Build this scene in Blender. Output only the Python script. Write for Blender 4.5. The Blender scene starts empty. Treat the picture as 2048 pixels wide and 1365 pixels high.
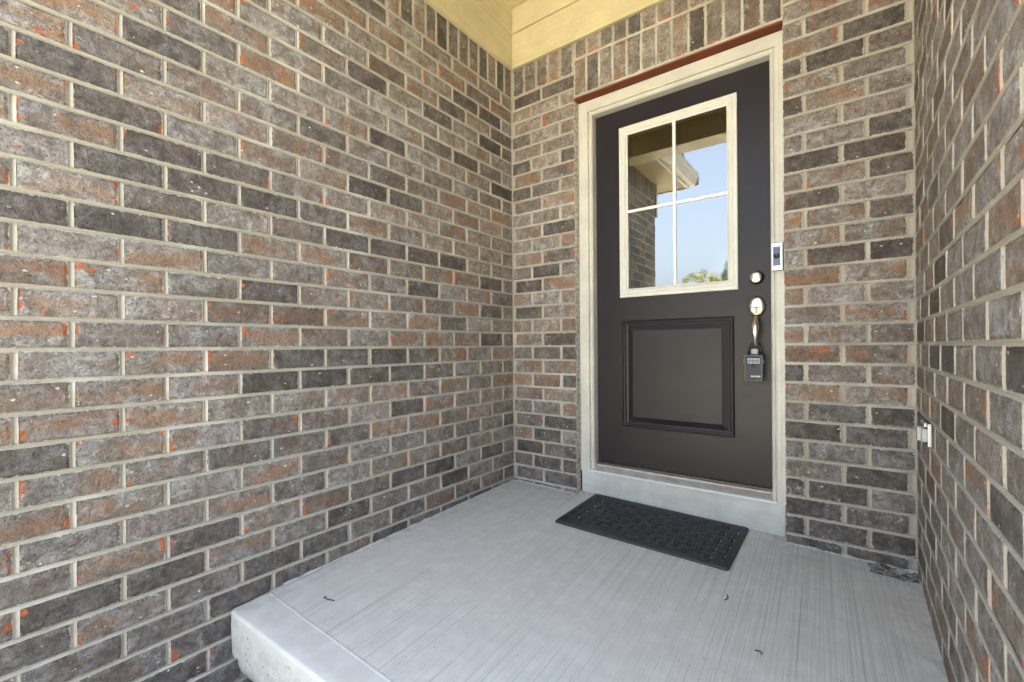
import bpy, bmesh, math, random
from mathutils import Vector, Matrix, noise
random.seed(11)
SC = bpy.context.scene
COL = SC.collection
PI = math.pi

# ---------------------------------------------------------------- camera, sky, sun, exposure
cam_d = bpy.data.cameras.new('camera'); cam = bpy.data.objects.new('camera', cam_d); COL.objects.link(cam)
cam_d.sensor_width = 36; cam_d.lens = 905.2 / 2048 * 36; cam_d.clip_start = 0.05; cam_d.clip_end = 1500
cam_d.shift_y = 10.9 / 2048
YAW, ROLL = 0.641, 0.0074
cam.matrix_world = Matrix.Rotation(YAW, 4, 'Z') @ Matrix.Rotation(PI / 2, 4, 'X') @ Matrix.Rotation(-ROLL, 4, 'Z')
SC.camera = cam
W = bpy.data.worlds.new('World'); SC.world = W; W.use_nodes = True
wn = W.node_tree; bg = wn.nodes['Background']
sky = wn.nodes.new('ShaderNodeTexSky'); sky.sky_type = 'NISHITA'; sky.sun_disc = False
sky.sun_elevation = math.radians(60); sky.sun_rotation = math.radians(-30)
sky.air_density = 1.0; sky.dust_density = 7.0; sky.ozone_density = 1.0
hz = wn.nodes.new('ShaderNodeRGBToBW'); wn.links.new(sky.outputs[0], hz.inputs[0])          # thin high haze pales the blue evenly
hm = wn.nodes.new('ShaderNodeMix'); hm.data_type = 'RGBA'; hm.inputs[0].default_value = 0.40
wn.links.new(sky.outputs[0], hm.inputs[6]); wn.links.new(hz.outputs[0], hm.inputs[7]); wn.links.new(hm.outputs[2], bg.inputs[0]); bg.inputs[1].default_value = 0.15
sun_d = bpy.data.lights.new('sun', 'SUN'); sun = bpy.data.objects.new('sun', sun_d); COL.objects.link(sun)
sun_d.energy = 5.0; sun_d.angle = math.radians(0.5); sun_d.color = (1.0, 0.93, 0.82)
_el, _az = math.radians(60), math.radians(-30)
sd = Vector((math.sin(_az) * math.cos(_el), math.cos(_az) * math.cos(_el), math.sin(_el)))
sun.rotation_euler = sd.to_track_quat('Z', 'Y').to_euler()
SC.view_settings.view_transform = 'Standard'; SC.view_settings.look = 'None'
SC.view_settings.exposure = 3.3; SC.view_settings.gamma = 1.0
SC.view_settings.use_white_balance = True; SC.view_settings.white_balance_temperature = 6350; SC.view_settings.white_balance_tint = 5
SC.render.engine = 'CYCLES'
SC.cycles.max_bounces = 8; SC.cycles.diffuse_bounces = 5; SC.cycles.transparent_max_bounces = 12

# measured frame of the place (metres, camera at the origin)
LX, D, RX, CZ = -1.6235, 2.1922, 0.1925, 0.0784
OPL, OPR = -1.2015, -0.2175           # brick opening of the door

# ---------------------------------------------------------------- node helper
class NT:
    def __init__(s, name):
        s.m = bpy.data.materials.new(name); s.m.use_nodes = True
        s.t = s.m.node_tree; s.b = s.t.nodes['Principled BSDF']; s.out = s.t.nodes['Material Output']
    def n(s, typ, **kw):
        x = s.t.nodes.new(typ)
        for k, v in kw.items(): setattr(x, k, v)
        return x
    def l(s, a, b): s.t.links.new(a, b)
    def val(s, x, inp):
        if hasattr(x, 'is_linked'): s.l(x, inp)
        else: inp.default_value = x
    def math(s, op, a, b=0.0, c=0.0, clamp=False):
        x = s.n('ShaderNodeMath', operation=op); x.use_clamp = clamp
        s.val(a, x.inputs[0]); s.val(b, x.inputs[1]); s.val(c, x.inputs[2]); return x.outputs[0]
    def vm(s, op, a, b):
        x = s.n('ShaderNodeVectorMath', operation=op); s.val(a, x.inputs[0]); s.val(b, x.inputs[1]); return x.outputs[0]
    def noise(s, v, scale, det=4, rough=0.6, dist=0.0):
        x = s.n('ShaderNodeTexNoise'); s.l(v, x.inputs['Vector'])
        x.inputs['Scale'].default_value = scale; x.inputs['Detail'].default_value = det
        x.inputs['Roughness'].default_value = rough; x.inputs['Distortion'].default_value = dist
        return x.outputs['Fac']
    def voro(s, v, scale, feature='F1', out='Distance', rnd=1.0):
        x = s.n('ShaderNodeTexVoronoi', feature=feature); s.l(v, x.inputs['Vector'])
        x.inputs['Scale'].default_value = scale; x.inputs['Randomness'].default_value = rnd
        return x.outputs[out]
    def step(s, x, a, b, lo=0.0, hi=1.0):
        m = s.n('ShaderNodeMapRange', interpolation_type='SMOOTHSTEP')
        s.val(x, m.inputs['Value']); s.val(a, m.inputs['From Min']); s.val(b, m.inputs['From Max'])
        m.inputs['To Min'].default_value = lo; m.inputs['To Max'].default_value = hi; return m.outputs[0]
    def mix(s, f, a, b, mode='MIX'):
        x = s.n('ShaderNodeMix', data_type='RGBA', blend_type=mode); s.val(f, x.inputs[0])
        for v, i in ((a, 6), (b, 7)):
            if hasattr(v, 'is_linked'): s.l(v, x.inputs[i])
            else: x.inputs[i].default_value = (*v, 1)
        return x.outputs[2]
    def scale(s, v, xyz):
        m = s.n('ShaderNodeMapping'); s.l(v, m.inputs[0]); m.inputs['Scale'].default_value = xyz; return m.outputs[0]
    def bump(s, h, strength, dist, prev=None):
        x = s.n('ShaderNodeBump'); s.l(h, x.inputs['Height']); x.inputs['Strength'].default_value = strength
        x.inputs['Distance'].default_value = dist
        if prev is not None: s.l(prev, x.inputs['Normal'])
        return x.outputs[0]
    def done(s, col=None, rough=None, nrm=None, **kw):
        if col is not None:
            if hasattr(col, 'is_linked'): s.l(col, s.b.inputs['Base Color'])
            else: s.b.inputs['Base Color'].default_value = (*col, 1)
        if rough is not None: s.val(rough, s.b.inputs['Roughness'])
        if nrm is not None: s.l(nrm, s.b.inputs['Normal'])
        for k, v in kw.items(): s.b.inputs[k].default_value = v
        return s.m

def brick_material(name, joined):
    t = NT(name)
    if joined:
        a = t.n('ShaderNodeAttribute', attribute_name='lp'); P = a.outputs['Vector']; loc = P
        c = t.n('ShaderNodeAttribute', attribute_name='tone').outputs['Color']
        li = t.n('ShaderNodeAttribute', attribute_name='ll').outputs['Vector']
    else:
        tc = t.n('ShaderNodeTexCoord').outputs['Object']; li = tc
        oi = t.n('ShaderNodeObjectInfo')
        off = t.vm('MULTIPLY', t.n('ShaderNodeCombineXYZ').outputs[0], (1, 1, 1))
        cx = t.n('ShaderNodeCombineXYZ'); t.l(t.math('MULTIPLY', oi.outputs['Random'], 37.0), cx.inputs[0])
        t.l(t.math('MULTIPLY', oi.outputs['Random'], 91.0), cx.inputs[1]); cx.inputs[2].default_value = 3.1
        P = t.vm('ADD', tc, cx.outputs[0]); c = oi.outputs['Color']
    sp = t.n('ShaderNodeSeparateColor'); t.l(c, sp.inputs[0])
    tone, warm, pale = sp.outputs[0], sp.outputs[1], sp.outputs[2]
    sx = t.n('ShaderNodeSeparateXYZ'); t.l(li, sx.inputs[0])
    ax = t.math('ABSOLUTE', sx.outputs[0]); az = t.math('ABSOLUTE', sx.outputs[2])
    edge = t.n('ShaderNodeAttribute', attribute_name='edge').outputs['Fac']
    P0 = P; big = t.noise(P, 15, 6, .66, .5); mid = t.noise(P, 46, 6, .72, .6)
    fib = t.noise(t.scale(P, (1.0, 1.0, 1.0)), 190, 4, .75, 1.6)
    fine = t.noise(P, 520, 2, .6)
    # body: blue-grey clouds over brown-grey clay, dark bricks towards charcoal
    cl1 = t.step(big, .36, .66)
    base = t.mix(cl1, t.mix(tone, (.070, .060, .056), (.255, .222, .200)), t.mix(tone, (.165, .152, .148), (.46, .452, .452)))
    brn = t.step(t.noise(t.scale(P, (.55, 1, 1)), 11, 5, .62, .3), .46, .70)
    base = t.mix(t.math('MULTIPLY', brn, .33), base, t.mix(tone, (.105, .074, .058), (.36, .275, .215)))
    v = t.math('ADD', t.math('MULTIPLY', mid, .72), t.math('MULTIPLY', fib, .45))
    base = t.mix(1.0, base, t.mix(t.step(v, .42, .78), (.48, .47, .46), (1.46, 1.46, 1.46)), 'MULTIPLY')
    # tan-brown flash running along the middle of the face
    band = t.step(az, .034, .006)
    tan = t.math('MULTIPLY', t.math('MULTIPLY', t.step(t.noise(t.scale(P, (.45, 1, 1)), 16, 6, .72, .4), .405, .66), t.math('ADD', band, .30)), warm, clamp=True)
    tanc = t.mix(mid, (.25, .122, .054), (.47, .255, .112))
    base = t.mix(t.math('MULTIPLY', tan, t.step(v, .36, .75, .45, .85)), base, t.mix(tone, (.13, .070, .042), tanc))
    # orange-red chips, thicker at brick ends
    chipn = t.noise(t.scale(P, (.8, 1, 1)), 22, 3.5, .55, .2)
    endb = t.step(ax, .072, .096, 0, .13)
    thr = t.math('SUBTRACT', t.math('SUBTRACT', .732, endb), t.math('MULTIPLY', warm, .055))
    chip = t.step(t.math('SUBTRACT', chipn, thr), 0.0, .03)
    base = t.mix(t.math('MULTIPLY', chip, .88), base, t.mix(mid, (.34, .085, .030), (.62, .175, .055)))
    # dark curls and pits
    vd = t.n('ShaderNodeTexVoronoi', feature='DISTANCE_TO_EDGE')
    t.l(t.vm('ADD', P, t.vm('MULTIPLY', t.n('ShaderNodeTexNoise').outputs['Color'], (0, 0, 0))), vd.inputs['Vector'])
    vd.inputs['Scale'].default_value = 22
    dist = t.n('ShaderNodeTexNoise'); t.l(P, dist.inputs['Vector']); dist.inputs['Scale'].default_value = 28; dist.inputs['Detail'].default_value = 2
    pw = t.vm('ADD', P, t.vm('MULTIPLY', t.vm('SUBTRACT', dist.outputs['Color'], (.5, .5, .5)), (.05, .05, .05))); t.l(pw, vd.inputs['Vector'])
    crack = t.math('MULTIPLY', t.step(vd.outputs[0], .035, .0), t.step(big, .5, .62))
    pw2 = t.vm('ADD', P, t.vm('MULTIPLY', t.vm('SUBTRACT', dist.outputs['Color'], (.5, .5, .5)), (.022, .022, .022)))
    vs = t.n('ShaderNodeTexVoronoi', feature='DISTANCE_TO_EDGE'); t.l(t.scale(pw2, (1, 1, 1)), vs.inputs['Vector']); vs.inputs['Scale'].default_value = 95
    curl = t.math('MULTIPLY', t.step(vs.outputs[0], .11, .03), t.step(t.noise(P, 130, 3, .7), .53, .60))
    pit = t.math('MAXIMUM', t.math('MULTIPLY', curl, .8), t.math('MULTIPLY', t.step(t.voro(P, 120), .30, .16), t.step(t.noise(P, 60, 2), .55, .63)))
    dk = t.math('MAXIMUM', t.math('MULTIPLY', crack, .45), t.math('MULTIPLY', pit, .62))
    base = t.mix(dk, base, t.mix(tone, (.030, .026, .024), (.075, .062, .056)))
    # white flecks, lime wash streaks, mortar dragged over the arris
    flv = t.n('ShaderNodeTexVoronoi'); t.l(t.scale(P, (.7, 1, 1.2)), flv.inputs['Vector']); flv.inputs['Scale'].default_value = 75
    sc2 = t.n('ShaderNodeSeparateColor'); t.l(flv.outputs['Color'], sc2.inputs[0])
    fld = t.math('ADD', flv.outputs['Distance'], t.math('MULTIPLY', t.math('SUBTRACT', t.noise(P, 210, 3, .7), .5), .9))
    fl = t.math('MULTIPLY', t.step(t.math('SUBTRACT', fld, t.math('MULTIPLY', sc2.outputs[1], .22)), .06, .0), t.step(sc2.outputs[0], .905, .92))
    lime = t.math('MULTIPLY', t.step(t.noise(P, 20, 6, .75, .5), .57, .74), pale, clamp=True)
    base = t.mix(t.math('MULTIPLY', lime, .8), base, (.60, .59, .575))
    base = t.mix(t.math('MULTIPLY', fl, .9), base, (.72, .71, .68))
    sm = t.math('SUBTRACT', edge, t.math('MULTIPLY', t.math('SUBTRACT', t.noise(P, 75, 6, .8), .50), 3.0))
    smear = t.step(sm, .18, -.02)
    base = t.mix(smear, base, t.mix(mid, (.56, .545, .49), (.74, .73, .70)))
    h = t.math('ADD', t.math('MULTIPLY', big, 2.0), t.math('ADD', mid, t.math('MULTIPLY', fib, .35)))
    h = t.math('SUBTRACT', h, t.math('MULTIPLY', dk, .6)); h = t.math('SUBTRACT', h, t.math('MULTIPLY', chip, .15))
    n1 = t.bump(h, 1.0, .0065); n2 = t.bump(fine, .35, .0012, n1)
    return t.done(base, t.step(v, .4, .9, .55, .85), n2)

def mortar_material():
    t = NT('buff_mortar'); P = t.n('ShaderNodeTexCoord').outputs['Object']
    a = t.noise(P, 9, 5, .6); b = t.noise(P, 90, 4, .7); c = t.noise(P, 420, 2)
    col = t.mix(a, (.365, .338, .282), (.495, .463, .40)); col = t.mix(t.step(b, .35, .7), t.mix(.28, col, (.32, .29, .235)), col)
    col = t.mix(t.math('MULTIPLY', t.step(t.noise(P, 3.1, 4), .52, .66), .5), col, (.66, .64, .57))
    nn = t.bump(t.math('ADD', b, t.math('MULTIPLY', c, .4)), .7, .003)
    return t.done(col, .92, nn)

def concrete_material():
    t = NT('broomed_concrete'); P = t.n('ShaderNodeNewGeometry').outputs['Position']
    sx = t.n('ShaderNodeSeparateXYZ'); t.l(P, sx.inputs[0]); X, Y, Z = sx.outputs
    # smooth trowelled margin along the front edge
    line = t.math('ADD', .7335, t.math('MULTIPLY', t.math('ADD', X, .93), -.0158))
    broom = t.step(t.math('SUBTRACT', Y, line), .002, .008)
    nearw = t.step(t.math('SUBTRACT', RX, X), .03, .09)
    broom = t.math('MULTIPLY', broom, t.math('ADD', t.math('MULTIPLY', nearw, .75), .25))
    warp = t.n('ShaderNodeMapping'); t.l(P, warp.inputs[0]); warp.inputs['Rotation'].default_value = (0, 0, math.radians(-2.5))
    g1 = t.noise(t.scale(warp.outputs[0], (1, .0035, 0)), 240, 2.5, .6)
    g2 = t.noise(t.scale(warp.outputs[0], (1, .006, 0)), 60, 2, .5)
    gr = t.math('ADD', t.math('MULTIPLY', g1, .9), t.math('MULTIPLY', g2, .12))
    big = t.noise(P, 2.2, 5, .6); mid = t.noise(P, 14, 6, .7); fi = t.noise(P, 350, 3, .7)
    strong = t.math('MULTIPLY', t.step(t.math('ADD', t.math('MULTIPLY', X, .45), t.math('ADD', big, .45)), .35, .95, .4, 1), broom)
    col = t.mix(big, (.60, .585, .555), (.70, .685, .65)); col = t.mix(t.step(mid, .38, .72), t.mix(.30, col, (.40, .39, .37)), col)
    cut = t.math('MULTIPLY', t.step(gr, .52, .37), strong)
    col = t.mix(t.math('MULTIPLY', cut, .36), col, (.25, .245, .24))
    thin = t.math('MULTIPLY', t.step(t.noise(t.scale(warp.outputs[0], (1, .0025, 0)), 300, 1, .4), .34, .29), broom)
    col = t.mix(t.math('MULTIPLY', thin, .6), col, (.16, .16, .17))
    col = t.mix(t.math('MULTIPLY', t.step(fi, .56, .72), .42), col, (.30, .295, .28))
    col = t.mix(t.math('MULTIPLY', t.step(t.noise(P, 160, 4, .8), .58, .72), .3), col, (.76, .75, .72))
    col = t.mix(t.math('MULTIPLY', t.step(t.voro(P, 28), .07, .04), .8), col, (.08, .08, .08))
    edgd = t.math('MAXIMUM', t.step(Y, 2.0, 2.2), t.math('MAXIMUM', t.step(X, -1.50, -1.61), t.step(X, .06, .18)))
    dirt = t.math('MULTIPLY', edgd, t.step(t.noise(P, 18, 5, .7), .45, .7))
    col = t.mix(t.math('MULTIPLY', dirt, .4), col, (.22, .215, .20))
    face = t.step(Z, -.885, -.90)
    col = t.mix(t.math('MULTIPLY', face, .6), col, t.mix(t.step(t.noise(P, 30, 6, .75), .35, .7), (.46, .44, .40), (.68, .66, .62)))
    hole = t.math('MULTIPLY', t.step(t.voro(P, 42), .20, .12), t.step(Z, -.87, -.89)); hole = t.math('MULTIPLY', hole, t.step(t.noise(P, 23, 2), .50, .56))
    col = t.mix(t.math('MULTIPLY', hole, .7), col, (.12, .115, .105))
    soil = t.math('MULTIPLY', t.step(Z, -.985, -1.04), t.step(t.noise(P, 26, 5, .7), .38, .62)); col = t.mix(t.math('MULTIPLY', soil, .7), col, (.16, .13, .10))
    h = t.math('ADD', t.math('MULTIPLY', t.math('MULTIPLY', gr, strong), 1.5), t.math('MULTIPLY', fi, .18))
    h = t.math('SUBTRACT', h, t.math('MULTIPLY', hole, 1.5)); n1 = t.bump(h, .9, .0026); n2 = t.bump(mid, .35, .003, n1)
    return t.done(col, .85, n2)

def paint(name, col, rough=.45, dirt=.08, grain=None, bumpd=.0006):
    t = NT(name); P = t.n('ShaderNodeTexCoord').outputs['Object']
    a = t.noise(P, 7, 5, .65); b = t.noise(P, 140, 3, .6)
    c2 = tuple(x * (1 - dirt * 2.2) for x in col); c3 = tuple(min(1, x * (1 + dirt)) for x in col)
    cc = t.mix(t.step(a, .3, .7), c2, c3)
    h = b
    if grain:
        g = t.noise(t.scale(P, grain), 60, 4, .7, .6); h = t.math('ADD', t.math('MULTIPLY', g, 3.0), b)
        cc = t.mix(t.math('MULTIPLY', t.step(g, .56, .40), .14), cc, tuple(x * .6 for x in col))
    return t.done(cc, rough, t.bump(h, .5, bumpd))

def door_material():
    t = NT('dark_door_paint'); P = t.n('ShaderNodeTexCoord').outputs['Object']
    a = t.noise(P, 3.5, 5, .6, 1.0); b = t.noise(t.scale(P, (1, 1, 3)), 9, 5, .65, 1.2); c = t.noise(P, 160, 3)
    col = t.mix(t.step(a, .3, .7), (.0165, .0135, .019), (.021, .017, .021))
    col = t.mix(t.math('MULTIPLY', t.step(b, .50, .80), .22), col, (.050, .038, .034))
    col = t.mix(t.math('MULTIPLY', t.step(t.noise(t.scale(P, (2, 1, .7)), 14, 4), .68, .74), .35), col, (.010, .009, .010))
    return t.done(col, t.step(b, .3, .75, .36, .44), t.bump(t.noise(t.scale(P, (1, 1, .2)), 240, 3), .35, .0008), **{'Specular IOR Level': .34})

def simple(name, col, rough=.5, metal=0.0, b=None, **kw):
    t = NT(name)
    P = t.n('ShaderNodeTexCoord').outputs['Object']; a = t.noise(P, 40, 4, .6)
    cc = t.mix(a, tuple(x * .88 for x in col), tuple(min(1, x * 1.08) for x in col))
    nn = t.bump(t.noise(P, 300, 3), b[0], b[1]) if b else None
    t.done(cc, rough, nn, Metallic=metal, **kw); return t.m

def glass_material(name, ior, tint=(.93, .96, .95)):
    m = bpy.data.materials.new(name); m.use_nodes = True; t = m.node_tree; t.nodes.clear()
    o = t.nodes.new('ShaderNodeOutputMaterial'); mx = t.nodes.new('ShaderNodeMixShader')
    tr = t.nodes.new('ShaderNodeBsdfTransparent'); tr.inputs[0].default_value = (*tint, 1)
    gl = t.nodes.new('ShaderNodeBsdfGlossy'); gl.inputs['Roughness'].default_value = 0.0
    fr = t.nodes.new('ShaderNodeFresnel'); fr.inputs['IOR'].default_value = ior
    t.links.new(fr.outputs[0], mx.inputs[0]); t.links.new(tr.outputs[0], mx.inputs[1]); t.links.new(gl.outputs[0], mx.inputs[2])
    t.links.new(mx.outputs[0], o.inputs[0]); return m

M = {}
M['brick'] = brick_material('weathered_brick', False)
M['brickj'] = brick_material('weathered_brick_joined', True)
M['mortar'] = mortar_material()
M['concrete'] = concrete_material()
M['trim'] = paint('cream_trim_paint', (.60, .585, .525), .4, .05)
M['soffit'] = paint('cream_fibre_board', (.58, .515, .325), .5, .05, grain=(.06, 1, 1), bumpd=.0016)
M['soffit_y'] = paint('cream_fibre_board_long', (.58, .515, .325), .5, .05, grain=(1, .06, 1), bumpd=.0016)
M['riser'] = paint('grey_riser_paint', (.60, .60, .575), .5, .07, grain=(.05, 1, 1))
M['door'] = door_material()
M['lite'] = paint('white_lite_frame', (.68, .672, .63), .35, .03)
M['grid'] = paint('white_grid', (.82, .83, .82), .35, .01)
M['glass1'] = glass_material('outer_glass', 3.7)
M['glass2'] = glass_material('inner_glass', 1.6, (.9, .93, .92))
M['steel'] = simple('red_primed_steel', (.15, .036, .012), .9, 0, (.4, .002))
M['nickel'] = simple('satin_nickel', (.66, .62, .54), .24, 1.0)
M['nickel_d'] = simple('aged_nickel_edge', (.10, .085, .065), .3, .8)
M['brushed'] = simple('brushed_zinc', (.34, .33, .29), .5, .5)
M['alu'] = simple('aluminium', (.62, .62, .62), .38, .7, (.3, .001))
M['aluw'] = simple('white_aluminium', (.74, .75, .74), .35, .1)
M['rubber'] = simple('black_rubber', (.042, .041, .043), .55, 0, (.6, .002))
M['blackp'] = simple('black_plastic', (.018, .018, .020), .35)
M['boxblue'] = simple('slate_plastic', (.020, .027, .044), .5)
M['boxrim'] = simple('grey_clear_rim', (.10, .10, .10), .4)
M['keys'] = simple('pale_keys', (.42, .47, .55), .4)
M['white'] = simple('white_plastic', (.50, .51, .51), .25)
M['bellface'] = simple('blue_grey_face', (.13, .15, .24), .22)
M['lens'] = simple('lens_black', (.01, .01, .012), .08)
M['brass'] = simple('brass_latch', (.30, .20, .07), .35, .9)
M['dirt'] = simple('dried_mortar_crumbs', (.15, .145, .13), .95, 0, (1, .006))
M['twig'] = simple('dark_twig', (.035, .028, .022), .8)
M['soil'] = simple('mulch', (.05, .038, .028), .95, 0, (1, .03))
M['bark'] = simple('tree_bark', (.11, .085, .06), .9, 0, (1, .02))
M['leaf'] = simple('yellow_green_leaves', (.22, .21, .03), .6)
M['leaf2'] = simple('dark_green_leaves', (.035, .065, .020), .6)
M['lawn'] = simple('lawn_grass', (.115, .118, .036), .9, 0, (1, .04))
M['walk'] = simple('warm_bounce_paving', (.54, .475, .36), .9, 0, (.5, .004))  # unseen paving, pale and warm, added to bounce light up to the ceiling
M['room'] = simple('unlit_room_wall', (.03, .03, .03), .9)  # near-black colour stands in for the lack of light indoors
M['shingle'] = simple('asphalt_shingle', (.07, .065, .06), .95, 0, (1, .01))
M['black'] = simple('black_ink', (.02, .02, .025), .6)

# ---------------------------------------------------------------- object helpers
def link(name, me, mat=None, parent=None):
    o = bpy.data.objects.new(name, me); COL.objects.link(o)
    if mat is not None: me.materials.append(mat)
    if parent is not None: o.parent = parent
    return o
def obj(name, bm, mat, parent=None, smooth=False):
    me = bpy.data.meshes.new(name); bmesh.ops.recalc_face_normals(bm, faces=bm.faces); bm.to_mesh(me); bm.free()
    if smooth:
        for f in me.polygons: f.use_smooth = True
    return link(name, me, mat, parent)
def tag(o, label=None, cat=None, group=None, kind=None):
    if label: o['label'] = label
    if cat: o['category'] = cat
    if group: o['group'] = group
    if kind: o['kind'] = kind
    return o
def thing(name, label, cat, loc=(0, 0, 0), group=None):
    o = bpy.data.objects.new(name, None); COL.objects.link(o); o.location = loc; o.empty_display_size = .1
    return tag(o, label, cat, group)
def box(bm, x0, x1, y0, y1, z0, z1, bev=0.0):
    r = bmesh.ops.create_cube(bm, size=1.0); vs = r['verts']
    for v in vs:
        v.co = Vector(((x0 + x1) / 2 + v.co.x * (x1 - x0), (y0 + y1) / 2 + v.co.y * (y1 - y0), (z0 + z1) / 2 + v.co.z * (z1 - z0)))
    if bev > 0:
        es = {e for v in vs for e in v.link_edges}
        bmesh.ops.bevel(bm, geom=list(es), offset=bev, segments=2, affect='EDGES', profile=.6)
    return bm
def nb(*a, **k): return box(bmesh.new(), *a, **k)
def rect_loft(bm, rects, cap_last=True, cap_first=False):
    """rects: list of (x0,x1,z0,z1,y) nested loops, bridged one after another"""
    prev = None
    for (x0, x1, z0, z1, y) in rects:
        cur = [bm.verts.new((x0, y, z0)), bm.verts.new((x1, y, z0)), bm.verts.new((x1, y, z1)), bm.verts.new((x0, y, z1))]
        if prev:
            for i in range(4): bm.faces.new((prev[i], prev[(i + 1) % 4], cur[(i + 1) % 4], cur[i]))
        elif cap_first: bm.faces.new(cur)
        prev = cur
    if cap_last: bm.faces.new(prev)
    return bm
def tube(bm, pts, rad, seg=10, flat=1.0, up=Vector((1, 0, 0)), caps=True):
    """swept tube; rad is a number or one per point; flat squeezes the direction across 'up'"""
    rings = []; n = len(pts); pts = [Vector(p) for p in pts]
    for i, p in enumerate(pts):
        tan = (pts[min(i + 1, n - 1)] - pts[max(i - 1, 0)]).normalized()
        a = (up - tan * up.dot(tan)).normalized(); b = tan.cross(a)
        r = rad[i] if isinstance(rad, (list, tuple)) else rad
        rings.append([bm.verts.new(p + a * math.cos(2 * PI * k / seg) * r + b * math.sin(2 * PI * k / seg) * r * flat) for k in range(seg)])
    for i in range(n - 1):
        for k in range(seg): bm.faces.new((rings[i][k], rings[i][(k + 1) % seg], rings[i + 1][(k + 1) % seg], rings[i + 1][k]))
    if caps: bm.faces.new(rings[0][::-1]); bm.faces.new(rings[-1])
    return bm
def disc(bm, c, prof, sx=1.0, sz=1.0, seg=32):
    """profile of (radius, y offset) turned round the y axis through c"""
    rings = []
    for (r, y) in prof:
        if r <= 1e-6: rings.append([bm.verts.new((c[0], c[1] + y, c[2]))])
        else: rings.append([bm.verts.new((c[0] + math.cos(2 * PI * k / seg) * r * sx, c[1] + y, c[2] + math.sin(2 * PI * k / seg) * r * sz)) for k in range(seg)])
    for a, b in zip(rings, rings[1:]):
        for k in range(seg):
            k2 = (k + 1) % seg
            if len(a) == 1: bm.faces.new((a[0], b[k], b[k2]))
            elif len(b) == 1: bm.faces.new((a[k], a[k2], b[0]))
            else: bm.faces.new((a[k], a[k2], b[k2], b[k]))
    return bm
def text(s, size, x, y, z, mat, parent, name='lettering'):
    cu = bpy.data.curves.new(name, 'FONT'); cu.body = s; cu.size = size; cu.align_x = 'CENTER'; cu.align_y = 'CENTER'; cu.extrude = .0002
    o = bpy.data.objects.new(name, cu); COL.objects.link(o)
    me = bpy.data.meshes.new_from_object(o.evaluated_get(bpy.context.evaluated_depsgraph_get()))
    bpy.data.objects.remove(o); bpy.data.curves.remove(cu)
    me.transform(Matrix.Translation((x, y, z)) @ Matrix.Rotation(PI / 2, 4, 'X'))
    me.materials.clear()
    return link(name, me, mat, parent)

# ---------------------------------------------------------------- bricks
BH = CZ - .0086           # brick height; rest is bed joint
_cache = {}
def brick_geo(L, H, dep, var):
    rnd = random.Random(int(L * 1e4) * 31 + int(H * 1e4) * 7 + int(dep * 1e3) + var * 977)
    j = lambda a=.0011: rnd.uniform(-a, a)
    a, b = min(.006, L * .12), min(.006, H * .15)
    x, z = L / 2, H / 2
    c = [rnd.choice((.15, .3, .3, .6, 1.4)) for _ in range(4)]
    o = [(-x + a * c[0], -z + j()), (rnd.uniform(-.3, .3) * L, -z + j(.0016)), (x - a * c[1], -z + j()), (x + j(), -z + b * c[1]),
         (x + j(), z - b * c[2]), (x - a * c[2], z + j()), (rnd.uniform(-.3, .3) * L, z + j(.0016)), (-x + a * c[3], z + j()), (-x + j(), z - b * c[3]), (-x + j(), -z + b * c[0])]
    ins = .0085
    vs = []; ed = []
    for (px, pz) in o: vs.append((px, dep, pz)); ed.append(0.0)
    for (px, pz) in o: vs.append((px, .0030 + j(.001), pz)); ed.append(0.0)
    for (px, pz) in o: vs.append((px * (x - ins) / x, j(.0006), pz * (z - ins) / z)); ed.append(1.0)
    fs = []
    for k in range(10):
        k2 = (k + 1) % 10
        fs.append((k, k2, 10 + k2, 10 + k)); fs.append((10 + k, 10 + k2, 20 + k2, 20 + k))
    fs.append(tuple(range(20, 30)))
    return vs, fs, ed
def brick_mesh(L, H, dep):
    key = (round(L, 3), round(H, 3), round(dep, 3), random.randrange(7))
    if key not in _cache:
        vs, fs, ed = brick_geo(*key)
        me = bpy.data.meshes.new('brick'); me.from_pydata(vs, [], fs)
        at = me.attributes.new('edge', 'FLOAT', 'POINT'); at.data.foreach_set('value', ed)
        me.materials.append(M['brick']); _cache[key] = me
    return _cache[key]
def tone_for(code=None, low=0.0):
    r = random.random()
    if code is None:
        code = 'D' if r < .13 else 'M' if r < .33 else 'T' if r < .52 else 'O' if r < .66 else 'G'
    u = random.uniform
    t = {'D': (u(.0, .20), u(.0, .45), u(0, .4)), 'M': (u(.25, .55), u(.2, .9), u(.1, .7)), 'G': (u(.55, .95), u(.1, .75), u(0, .6)),
         'T': (u(.6, .95), u(.9, 1.25), u(0, .4)), 'O': (u(.5, .9), u(1.1, 1.6), u(0, .3)), 'P': (u(.7, 1), u(0, .3), u(1.2, 1.7)), 'W': (u(.2, .4), u(0, .3), 1.6)}[code]
    k = 1 - low * .45  # lower bricks darker and less warm: dim cool light put into the tone
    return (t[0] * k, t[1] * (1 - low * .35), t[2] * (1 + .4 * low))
def face_area(loc, L, H, nrm):
    """how large a brick shows in the picture: area times cosine over distance squared"""
    d = Vector(loc); r2 = d.length_squared
    f = Vector((-math.sin(YAW), math.cos(YAW), 0)); w = d.dot(f)
    if w < .15: return 0.0
    u = d.dot(Vector((math.cos(YAW), math.sin(YAW), 0))) / w
    if abs(u) > 1.22 or abs(d.z / w) > .86: return 1e-9 / r2
    return L * H * abs(d.normalized().dot(nrm)) / r2
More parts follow.
